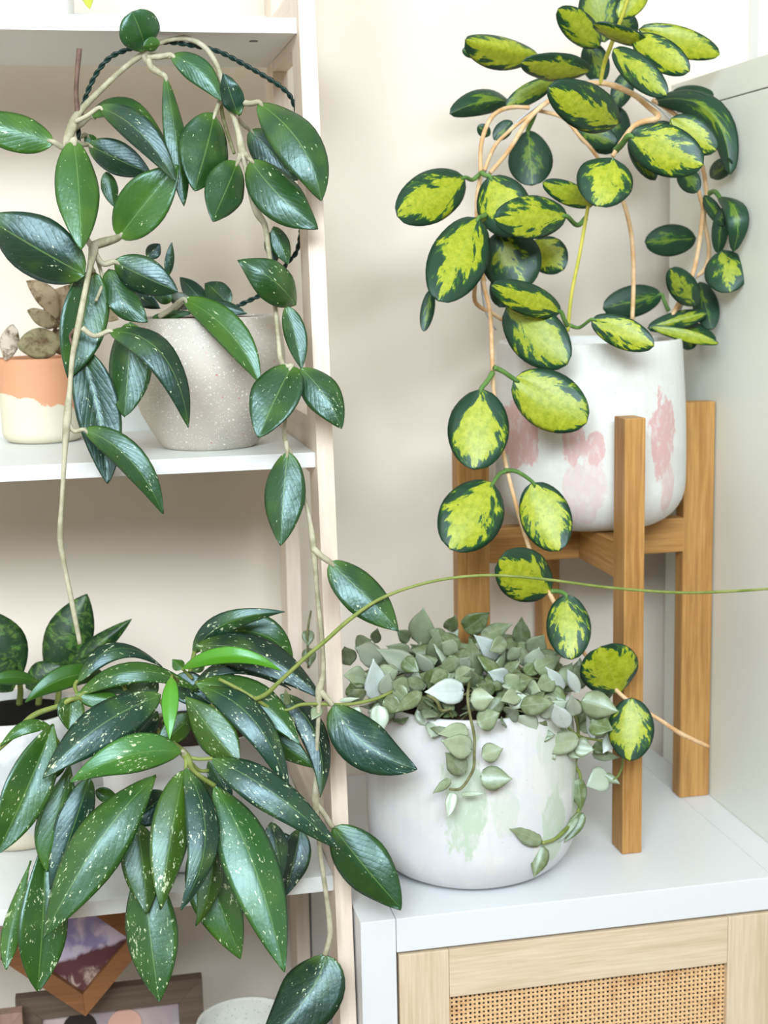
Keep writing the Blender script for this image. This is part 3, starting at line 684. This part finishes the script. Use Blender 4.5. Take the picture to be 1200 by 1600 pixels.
H1 = [
 (228,78,206,18,66,12,10,dict(tm=.55,eb=.45,et=.42,bow=.1,dome=.3)),(250,68,224,72,22,11,10.5,dict(eb=.5,et=.5,col=LG)),(84,222,-52,186,60,9,9,dict(p=(104,232,10,9),col=LG)),(116,219,127,390,68,8,5.5,dict(roll=.26,twist=0,fold=.28,p=(108,228,9,12),col=LG)),
 (132,430,-24,338,96,6,8,dict(col=DG,roll=.24,fold=.27,twist=0)),(140,182,264,233,42,13,12,dict(c=(200,168,12),col=MG,p=(116,200,12,9))),(155,168,275,284,46,9,7,dict(c=(222,208,7),col=DG,p=(118,190,10,7))),
 (137,226,236,272,52,13,12,dict(col=DG,p=(120,222,12,8))),(166,268,178,323,26,14,14,dict(col=MG)),(134,210,152,232,20,14,14,dict(col=LG,p=(124,212,13,7))),(185,371,278,258,76,10,8,dict(col=LG,p=(144,384,8,12),fold=.3)),
 (258,119,288,322,36,12,11,dict(col=MG,tm=.55,p=(232,92,12,9,238,108))),(267,86,346,158,42,12,11,dict(p=(230,88,12,9),c=(312,112,11))),(372,180,350,115,36,9.5,9,dict(wav=.25,col=BG)),
 (336,178,302,298,80,11,9,dict(col=MG,wav=.12,p=(345,152,12,7),curl=-.1)),(372,252,330,346,64,9,7,dict(col=MG,wav=.14,p=(376,236,10,8),curl=-.15)),(390,202,464,282,56,13,12,dict(col=DG,p=(372,186,12,7))),
 (405,160,502,314,74,8,5.5,dict(c=(470,228,5),p=(377,160,10,9),col=MG,bow=.03)),(391,249,497,356,70,8,6,dict(c=(438,310,6),p=(382,238,10,8),col=MG,fold=.28)),(429,354,450,413,30,9,9,dict(col=MG,fold=.35)),(424,362,430,412,26,11,11,dict(col=DG)),
 (463,477,373,406,62,7,5,dict(c=(425,438,4.5),col=MG,wav=.1)),(447,479,471,576,36,6,5.5,dict(c=(462,525,5.5),col=MG)),(456,571,404,684,74,4.5,2.5,dict(col=MG,p=(445,572,5,9))),(470,575,534,670,58,4.5,3,dict(c=(506,618,3),col=MG)),
 (449,706,439,852,64,3.5,2.5,dict(col=MG,p=(447,690,4,7))),(515,878,623,985,64,1.5,-.5,dict(col=MG,p=(490,857,1.8,10))),(521,1101,652,1202,76,1.2,-1.6,dict(col=BG,c=(572,1165,-1))),(520,1292,627,1420,80,.5,-1.8,dict(col=MG)),
 (508,1491,404,1640,96,.3,-1,dict(col=DG,c=(480,1560,-1))),(178,409,278,456,58,8,7,dict(col=DG,p=(146,392,8,9,160,412),fold=.3)),(262,432,268,379,15,13,13,dict(col=DG)),(230,402,250,381,24,13,13,dict(col=DG)),
 (170,420,231,502,50,9,8,dict(col=MG,wav=.2,c=(192,468,8))),(146,424,108,591,72,9,8,dict(col=MG,p=(142,418,8,8))),(171,517,295,668,58,5,3.5,dict(c=(252,555,3),col=DG,p=(128,512,5,8,148,525))),(203,504,194,651,68,7,6.5,dict(col=MG,c=(202,580,7),fold=.3)),
 (126,545,168,756,69,7.5,7.2,dict(col=DG,fold=-.25,c=(155,650,7),roll=0,twist=0)),(131,671,254,803,46,3.5,2,dict(c=(206,718,1.8),col=MG,p=(108,663,3.8,7,116,674))),(286,467,405,599,50,10,6,dict(c=(362,520,7),col=LG,p=(250,494,12,8))),
 (322,476,281,433,30,19,21,dict(col=DG)),(358,476,322,442,36,18,20,dict(col=DG)),(330,474,386,490,20,17,16,dict(col=DG)),(196,450,250,482,28,16,15,dict(col=DG)),(238,496,302,488,14,13,12,dict(col=LG)),(268,470,236,452,26,17,18,dict(col=MG)),(300,478,262,462,26,17,18,dict(col=(.12,.13,.09)))]
for d in H1: leaf(pl1, M_hoya, d, HB, .0013)
T = lambda pts, mat=M_stem_grey, nm='vine': tube(nm, pts, mat, pl1, 9, 6)
T([(107,245,9,9),(104,225,9.5,12),(112,200,10,15),(122,178,11,11),(150,148,12,9),(190,110,12.5,8),(224,84,12.5,9)])
T([(122,178,11,9),(119,150,11,7),(120,120,11,7),(124,76,11,8)], M_stem_brown)
T([(224,84,12.5,10),(240,72,13,8),(262,63,13,7),(292,60,13,8),(320,74,12.5,8),(338,100,12,8),(347,128,11.5,8),(352,158,11,8),(364,180,10.5,9),(372,205,10,9),(378,236,9.6,13),(384,262,9.3,8),(392,300,9,10),(402,332,9,12),(414,352,9,9),(419,385,8.6,8),(425,430,8,7),(431,490,7,7),(435,530,6,7),(438,560,5.4,9),(446,575,5,9)])
T([(224,84,12.5,10),(231,98,12.3,8),(244,110,12,9),(258,119,12,7)])
T([(224,84,12.5,9),(246,87,12.2,8),(267,88,12,8)])
T([(446,575,5,8),(448,630,4.8,6),(444,680,4.2,7),(455,712,4.2,7),(470,760,3.6,6),(483,808,2.6,7),(490,856,2,11),(493,890,2,8),(496,930,2,8),(503,1000,1.8,8),(505,1050,1.7,8),(499,1078,1.6,13),(498,1110,1.4,8),(496,1150,1.2,7),(494,1210,1,7),(493,1254,.8,13),(497,1300,.8,7),(502,1345,.8,8),(510,1400,.6,8),(516,1452,.5,10),(514,1470,.4,9),(508,1492,.3,10)])
T([(499,1078,1.6,12),(508,1088,1.4,10),(520,1102,1.2,9)]); T([(493,1254,.8,10),(504,1268,.7,9),(520,1293,.5,9)])
T([(108,240,9,8),(124,330,9,7),(137,375,8.5,8),(146,388,8,15),(140,420,7,9),(130,470,5.6,9),(122,512,5,10),(113,560,4.5,8),(109,610,4,8),(105,652,3.8,13),(101,710,3.5,8),(97,780,3,7),(94,840,2.6,9),(102,890,2.4,7),(112,940,2.2,8),(125,1006,2,7)])
T([(144,384,8,12),(162,378,8.5,13),(186,371,10,9)]); T([(150,470,7,5),(160,440,9,5),(152,405,9,6)], M_stem_grey); T([(122,512,5,8),(110,525,6,5),(116,545,6,5)], M_stem_brown)
T([(255,500,14,9),(272,486,14,9),(292,468,12,8)]); T([(345,160,12,6),(350,190,12,6),(366,240,11,5)], M_stem_twig)
# twisted dark green cable used as a support
cp = spline([[at(*p), 0] for p in ((122,235,.13),(124,190,.13),(134,152,.13),(150,116,.13),(172,90,.13),(198,78,.132),(225,70,.134),(262,66,.135),(300,71,.135),(340,80,.135),(380,100,.135),(418,122,.137),(444,140,.14),(458,160,.145),(468,200,.15),(474,300,.155),(466,385,.16),(448,412,.16),(425,448,.165),(405,462,.168),(372,478,.17),(340,496,.17))], 12)
sup = bmesh.new()
for ph in (0, math.pi):
    path = []; dist = 0
    for i, (p, _) in enumerate(cp):
        if i: dist += (p-cp[i-1][0]).length
        t = (cp[min(i+1, len(cp)-1)][0]-cp[max(i-1, 0)][0]).normalized(); u = t.cross(Vector((0, 1, 0))).normalized(); w = t.cross(u)
        a = dist*2*math.pi/.016+ph; path.append([p+(u*math.cos(a)+w*math.sin(a))*.0012, .00135])
    tube_mesh(sup, path, 7)
from_bm('support_cable', sup, M_cable, pl1, True, cp[0][0])

# --- long leaved splash hoya, white pot on the lower board
P6 = (-.145, .150, .0322)
pl6 = thing('potted_hoya', P6, 'bushy plant with long drooping speckled leaves in a white pot on the lower board', 'potted plant')
M_pot6 = plain('white_glazed_pot', (.80, .80, .80), .45, .02, 20)
lathe('pot', P6, potprof(.083, .132, .06, .086, .005, .014, .02, .001), M_pot6, pl6, 64)
lathe('soil', (P6[0], P6[1], P6[2]+.1185), [(0, 0), (.079, 0), (.05, .004), (0, .006)], M_soil, pl6, 40)
KB = dict(tm=.42, eb=.75, et=.85, fold=.30, dome=.03, rnd=1, wav=.06, bow=.05, nu=18, nv=10)
LIME = (.08, .30, .010); MG6 = (.022, .080, .006); OL = (.036, .088, .005); TD = (.007, .036, .016); VD = (.005, .018, .007)
H6 = [
 (285,1045,440,1049,26,5,1,dict(c=(365,1022,2),col=LIME,plain=1)),(268,1058,265,1156,27,0,-3,dict(col=LIME,plain=1,tm=.4,bow=.1)),(302,1022,445,956,34,10,7,dict(c=(352,972,8),col=TD,fold=.4)),(345,990,458,1030,56,12,11,dict(col=MG6,c=(410,990,11))),
 (306,1010,506,1094,62,8,3,dict(c=(408,1026,5),col=VD)),(297,1083,455,1078,26,6,6,dict(c=(360,1042,6),col=TD)),(121,1066,254,1042,34,6,9,dict(c=(180,1015,7),col=TD)),(120,1086,312,1082,36,5,6,dict(c=(215,1050,4),col=MG6)),
 (162,1052,40,1098,36,9,6,dict(col=LG,plain=1,c=(95,1060,7))),(118,1085,198,1098,32,4.5,4.5,dict(col=LG)),(111,1090,107,1140,42,4,3,dict(col=OL,eb=.5)),(252,1086,66,1216,70,1,-3,dict(col=BG,c=(155,1138,-2))),
 (284,1175,110,1222,58,-1.5,-4,dict(col=(.05,.18,.025),c=(200,1178,-4))),(244,1212,67,1466,86,-1,-4.5,dict(col=MG6,tm=.55,c=(160,1312,-4))),(289,1202,252,1421,62,-1.5,-6,dict(roll=.28,twist=0,col=OL,c=(264,1310,-5),fold=.3)),(291,1199,282,1422,54,-2,-7,dict(roll=.28,twist=0,col=BG,c=(318,1310,-6),fold=.32)),
 (325,1265,307,1447,46,0,-2,dict(col=OL,c=(330,1360,-2))),(305,1320,376,1499,78,1.5,-1,dict(col=LG)),(335,1226,444,1519,86,-1.5,-8,dict(roll=.26,twist=0,col=(.025,.10,.015),c=(392,1350,-5.5),fold=.3,tm=.5)),(215,1285,230,1428,62,1,-1.5,dict(col=OL)),
 (222,1325,249,1566,80,1,-2.5,dict(col=MG6,tm=.55)),(72,1300,58,1549,74,1,-1.5,dict(col=MG6,tm=.6)),(48,1345,9,1515,30,2,.5,dict(col=LG,tm=.6,c=(22,1440,1))),(110,1192,72,1362,62,2.5,.5,dict(col=LG,tm=.6)),
 (140,1215,78,1390,56,2,0,dict(col=TD,fold=.3)),(83,1133,-6,1336,72,1,-2,dict(col=MG6,tm=.5)),(80,1135,0,1166,24,3,2,dict(col=LG,c=(40,1136,2))),(102,1178,44,1222,40,3,2.5,dict(col=OL)),
 (290,1088,374,1196,62,1.5,-1.5,dict(col=OL,tm=.55)),(316,1073,452,1242,54,2.5,-1.5,dict(col=BG,c=(398,1130,-1))),(306,1068,468,1164,60,4,0,dict(col=MG6,c=(400,1095,2))),(390,1122,491,1200,44,4,2,dict(col=MG6)),
 (438,1085,501,1246,46,4,1,dict(col=VD,c=(492,1150,2))),(331,1184,532,1329,60,-2,-5,dict(col=TD,c=(430,1245,-5))),(326,1190,363,1250,32,0,-.5,dict(col=BG)),(425,1285,440,1373,40,1.5,.5,dict(col=BG)),
 (470,1295,445,1399,46,3,2,dict(col=VD)),(425,1300,445,1362,52,4,3.5,dict(col=VD)),(246,1112,194,1166,48,3,2,dict(col=TD)),(302,1118,244,1168,42,2.5,1.5,dict(col=OL)),(150,1080,238,1076,14,7,7,dict(col=LG,plain=1)),
 (260,1240,195,1290,50,4,3,dict(col=TD)),(300,1210,345,1290,50,3,2,dict(col=OL)),(270,1060,330,1100,50,7,6,dict(col=DG)),(240,1050,200,1110,46,7,6,dict(col=OL)),(330,1050,390,1110,50,6,5,dict(col=DG)),(150,1235,185,1250,22,4,4,dict(col=LG)),
 (285,1045,270,1030,20,14,15,dict(col=LG)),(300,1048,320,1030,22,14,15,dict(col=OL)),(372,1100,402,1116,12,2,1,dict(col=LIME,plain=1))]
for d in H6:
    o_ = d[7]; leaf(pl6, M_hoya_plain if o_.get('plain') else M_hoya2, d, KB, .0012)
T = lambda pts, mat=M_stem_green, nm='vine': tube(nm, pts, mat, pl6, 8, 6)
T([(326,1104,5,7),(370,1098,2,7),(410,1088,.6,8),(440,1062,0,7),(480,1025,-.4,7),(510,1000,-.6,7),(546,968,-.8,7),(590,938,-1,6),(640,918,-1.2,5),(700,904,-1.6,5),(770,899,-2,5),(850,905,-2,5),(950,918,-2,5),(1060,926,-2,5),(1140,924,-2,5),(1215,919,-2,4)])
T([(225,1120,8,9),(255,1150,4,8),(290,1180,-1,13),(303,1205,-1.5,8),(336,1228,-1.5,8)]); T([(290,1180,-1,10),(286,1174,-1.3,8),(284,1176,-1.4,7)], M_stem_grey)
T([(290,1182,-1,8),(310,1186,-1.6,6),(332,1185,-2,6)]); T([(292,1184,-1,7),(310,1203,-.4,6),(326,1204,0,6)]); T([(290,1180,-1,9),(291,1190,-1.6,7),(290,1202,-1.8,6)])
T([(180,1105,9,7),(120,1092,4,8),(95,1102,3.5,8),(52,1118,3,9),(22,1148,2.4,9),(-5,1172,2,9)]); T([(122,1088,4.5,6),(117,1072,5.5,6),(121,1064,6,6)]); T([(122,1090,4.5,7),(150,1070,5,6),(185,1062,5,6),(196,1078,5,6)])
T([(240,1145,5,6),(248,1120,4,6),(262,1118,3.5,5)], M_stem_grey); T([(300,1060,6,6),(290,1050,5.5,5),(285,1045,5,5)]); T([(278,1064,3,5),(270,1056,1,5),(268,1060,0,5)])
T([(360,1110,6,6),(330,1080,5,6),(306,1066,4.4,6)]); T([(105,1180,3,6),(85,1150,2,6),(82,1133,1.2,6)]); T([(300,1100,8,7),(296,1060,8,7),(304,1018,9,7)])
for k in range(6):
    a = k*1.05; vtube('stem', [[Vector((P6[0]+.03*math.cos(a), P6[1]+.03*math.sin(a), P6[2]+.12)), .0022], [Vector((P6[0]+.05*math.cos(a), P6[1]+.045*math.sin(a), P6[2]+.145)), .002], [Vector((P6[0]+.07*math.cos(a+.3), P6[1]-.01+.06*math.sin(a+.3), P6[2]+.155)), .0015]], M_stem_green, pl6, 7, 5)

# --- banded dark plant beside it, washed planter
P5 = (-.316, .235, .0322)
pl5 = thing('potted_plant', P5, 'broad dark green banded leaves in a grey and white planter on the lower board', 'potted plant')
def planter_mat():
    m = NT('grey_white_washed_planter'); c = m.coord(); x, y, z = m.sep(c)
    lv = m.math('ADD', z, m.math('MULTIPLY_ADD', m.noise(c, 40, 4, .6), .10, -.05))
    col = m.mix(m.step(lv, .025, .04), (.70, .62, .48), (.60, .61, .62)); col = m.mix(m.step(lv, .10, .13), col, (.80, .80, .77))
    m.bump(m.noise(c, 120, 4), .15, .001)
    return m.out(col, .6, .35)
lathe('pot', P5, potprof(.064, .135, .05, .068, .005, .010, .012, .0), planter_mat(), pl5, 64)
lathe('soil', (P5[0], P5[1], P5[2]+.1255), [(0, 0), (.062, 0), (.04, .003), (0, .004)], M_blacksoil, pl5, 32)
SB5 = dict(tm=.5, eb=.7, et=.8, fold=.2, dome=.12, bow=.05)
for d in ((28,1066,-22,952,78,19,20,{}),(78,1062,136,928,74,21,22,{}),(88,1060,206,967,36,22,21,dict(c=(140,1020,21),fold=.4)),(60,1066,-22,1066,24,15,12,dict(col=LG,plain=1,c=(20,1058,13))),(40,1075,95,1040,50,20,20,{}),(20,1080,-20,1030,60,18,18,{}),(110,1068,150,1030,40,20,19,{})):
    leaf(pl5, M_hoya_plain if len(d) > 7 and d[7].get('plain') else M_band, d, SB5, .0015)
for x in (30, 60, 90):
    tube('stem', [(x,1100,22,10),(x+2,1080,21,9),(x,1060,20.5,8)], M_stem_green, pl5)

# --- dry plant in the two-tone terracotta pot
P2 = (-.2715, .284, .4375)
pl2 = thing('potted_plant', P2, 'withered brown leaves in a small terracotta pot dipped in cream', 'potted plant')
def twotone():
    m = NT('terracotta_cream_dip'); c = m.coord(); x, y, z = m.sep(c)
    lv = m.math('ADD', z, m.math('MULTIPLY_ADD', m.noise(c, 45, 4, .55), .018, -.009)); lv = m.math('ADD', lv, m.math('MULTIPLY', x, .28))
    col = m.mix(m.step(lv, .0425, .0435), (.72, .67, .52), (.70, .34, .19))
    m.bump(m.noise(m.mapping(c, (30, 30, 600)), 1, 2), .1, .0006)
    return m.out(col, .65, .3)
lathe('pot', P2, potprof(.0425, .087, .03, .0435, .004, .012, .012, .0), twotone(), pl2, 56)
lathe('soil', (P2[0], P2[1], P2[2]+.0765), [(0, 0), (.038, 0), (.02, .003), (0, .004)], M_soil, pl2, 32)
DB = dict(tm=.5, eb=.6, et=.7, fold=.15, dome=.15, wav=.3, bow=.05)
for d in ((90,497,41,440,34,27,26,dict(col=(.42,.32,.20),c=(72,462,26))),(75,500,108,448,44,27,28,dict(col=(.36,.26,.16))),(92,512,44,484,26,26,24,dict(col=(.45,.36,.22))),(28,538,100,536,50,24,25,dict(col=(.33,.29,.16))),
          (10,562,20,506,30,25,25,dict(col=(.62,.52,.42))),(110,500,70,486,30,29,28,dict(col=(.25,.2,.12))),(120,545,80,520,46,27,27,dict(col=(.35,.28,.17))),(150,480,185,500,24,27,27,dict(col=(.5,.4,.25))),(100,455,140,445,20,28,28,dict(col=(.10,.14,.05)))):
    leaf(pl2, M_dry, d, DB, .0012)
tube('stem', [(70,560,27,7),(80,530,27,6),(92,500,27,5)], M_stem_brown, pl2); tube('stem', [(100,560,28,6),(105,520,28,5),(110,490,28,4)], M_stem_brown, pl2)

# --- white pot on the top board, one yellow leaf hanging over
PT = (-.262, .225, .8372)
plt_ = thing('potted_plant', PT, 'white pot on the top board with one yellow-green leaf tip hanging beside it', 'potted plant')
lathe('pot', PT, potprof(.044, .085, .03, .047, .004, .01, .008, .0), M_pot6, plt_, 48)
lathe('soil', (PT[0], PT[1], PT[2]+.0755), [(0, 0), (.042, 0), (0, .004)], M_soil, plt_, 32)
YL = dict(tm=.5, eb=.6, et=.7, fold=.2, dome=.12, bow=.08)
leaf(plt_, M_hoya_plain, (128,-55,140,14,26,19,15,dict(col=(.52,.55,.05))), YL)
for d in ((60,-150,20,-220,40,22,20,{}),(70,-150,110,-230,40,22,20,{}),(65,-150,70,-240,36,24,25,{})): leaf(plt_, M_hoya_plain, d, dict(YL, col=LG))
tube('stem', [(65,-135,22.5,7),(90,-120,21,6),(118,-90,19.5,5),(128,-55,19,4)], M_stem_green, plt_)

# ------------------------------------------------------------------ bottom board: picture frames and bowl
ZB = -.3444
def photo_mat(name, cols, scale, seedv):
    m = NT(name); c = m.coord(); f = m.noise(m.mapping(c, loc=(seedv, 0, 0)), scale, 2, .4, dist=.8); g = m.noise(m.mapping(c, loc=(0, seedv, 3)), scale*.8, 1)
    col = m.mix(m.step(f, .4, .6), cols[0], cols[1]); col = m.mix(m.step(g, .5, .62), col, cols[2])
    return m.out(col, .25, .5)
def lavender_print():
    m = NT('lavender_print'); c = m.coord('Generated'); z = m.sep(m.coord())
    o = m.coord(); f = m.noise(o, 42, 3, .5, dist=.6); g = m.noise(m.mapping(o, (1, 1, .5), loc=(3, 0, 0)), 60, 3, .6, dist=1.)
    up = m.math('ADD', m.math('ADD', z[2], m.math('MULTIPLY', z[0], -.25)), m.math('MULTIPLY_ADD', f, .02, -.01))
    top = m.mix(m.step(f, .42, .6), (.30, .27, .52), (.62, .55, .68)); low = m.mix(m.step(g, .42, .6), (.55, .40, .34), (.14, .055, .06))
    low = m.mix(m.step(up, -.034, -.026, True), (.12, .045, .055), low)
    return m.out(m.mix(m.step(up, -.014, -.008), low, top), .3, .4)
def frame_square(name, c, hx, hz, bar, mat, photo, rot, label, thick=.012, cat='picture frame', y=None):
    t = thing(name, (c[0], c[1], ZB if rot == 0 else c[2]), label, cat)
    R = Matrix.Rotation(rot, 3, 'Y')
    def W(x, yy, z): return Vector(c)+R@Vector((x, yy, z))
    def quad(nm, a, m_, y0, y1):
        pts = [W(x, y0, z) for x, z in a]+[W(x, y1, z) for x, z in a]
        return prism(nm, pts, m_, t, .0006)
    i = 1-bar/hx; k = 1-bar/hz
    O = [(-hx, -hz), (hx, -hz), (hx, hz), (-hx, hz)]; I = [(-hx*i, -hz*k), (hx*i, -hz*k), (hx*i, hz*k), (-hx*i, hz*k)]
    for q in range(4):
        q2 = (q+1) % 4; quad('frame_bar', [O[q], O[q2], I[q2], I[q]], mat, -thick/2, thick/2)
    quad('photo', [(-hx*i, -hz*k), (hx*i, -hz*k), (hx*i, hz*k), (-hx*i, hz*k)], photo, .001, .003)
    return t, W
V0 = at(127, 1581, .17)
side = .0545
dc = (V0.x, .17, V0.z+side*1.36)
frame1, _W = frame_square('picture_frame', dc, side, side, .0175, M_brown_x, lavender_print(), math.radians(42), 'square walnut brown picture frame turned on its corner under the lower board', .012)
vtube('hanger', [[Vector((dc[0], .17, dc[2]+side*1.40)), .0008], [Vector((dc[0]+.002, .17, .008)), .0008], [Vector((dc[0], .17, .0163)), .0008]], M_black, frame1, 6, 3)
t2, W2 = frame_square('picture_frame', (-.235, .215, -.243), .098, .1005, .026, M_grey_x, photo_mat('group_print', [(.46, .36, .34), (.34, .28, .30), (.5, .42, .40)], 18, 5.), 0, 'wide weathered grey picture frame behind the tilted brown frame', .014)
def blob(nm, px, py, rx, rz, mat, par):
    c = at(px, py, .2145); me = bmesh.new(); bmesh.ops.create_circle(me, cap_ends=True, segments=20, radius=1)
    for v in me.verts: v.co = Vector((c.x+v.co.x*rx, .2148, c.z+v.co.y*rz))
    r = bmesh.ops.extrude_face_region(me, geom=me.faces[:])
    for v in r['geom']:
        if isinstance(v, bmesh.types.BMVert): v.co.y += .0008
    from_bm(nm, me, mat, par, False, (c.x, .2148, c.z))
blob('printed_head', 125, 1606, .018, .017, plain('print_black_hair', (.02, .015, .015), .3), t2)
blob('printed_head', 195, 1600, .018, .017, plain('print_skin', (.62, .36, .29), .3), t2)
frame_square('picture_frame', (-.378, .19, -.244), .053, .0995, .024, M_rose_x, photo_mat('beige_print', [(.5, .42, .36), (.4, .3, .26), (.55, .5, .45)], 18, 8.), 0, 'rosy brown wooden picture frame at the lower left edge', .014)

bowl = thing('bowl', (-.098, .135, ZB), 'cream speckled bowl beneath the drooping leaf on the bottom board', 'bowl')
M_bowl = terrazzo('cream_speckled_glaze', (.74, .72, .64), [(260, .2, (.40, .44, .42), .5), (420, .2, (.5, .5, .46), .4)])
HB_ = .186
lathe('body', (-.098, .135, ZB), [(0, 0), (.032, 0), (.036, .004), (.048, .06), (.052, .12), (.0525, HB_-.003), (.0515, HB_), (.0495, HB_), (.048, HB_-.003), (.046, .08), (0, .06)], M_bowl, bowl, 56)
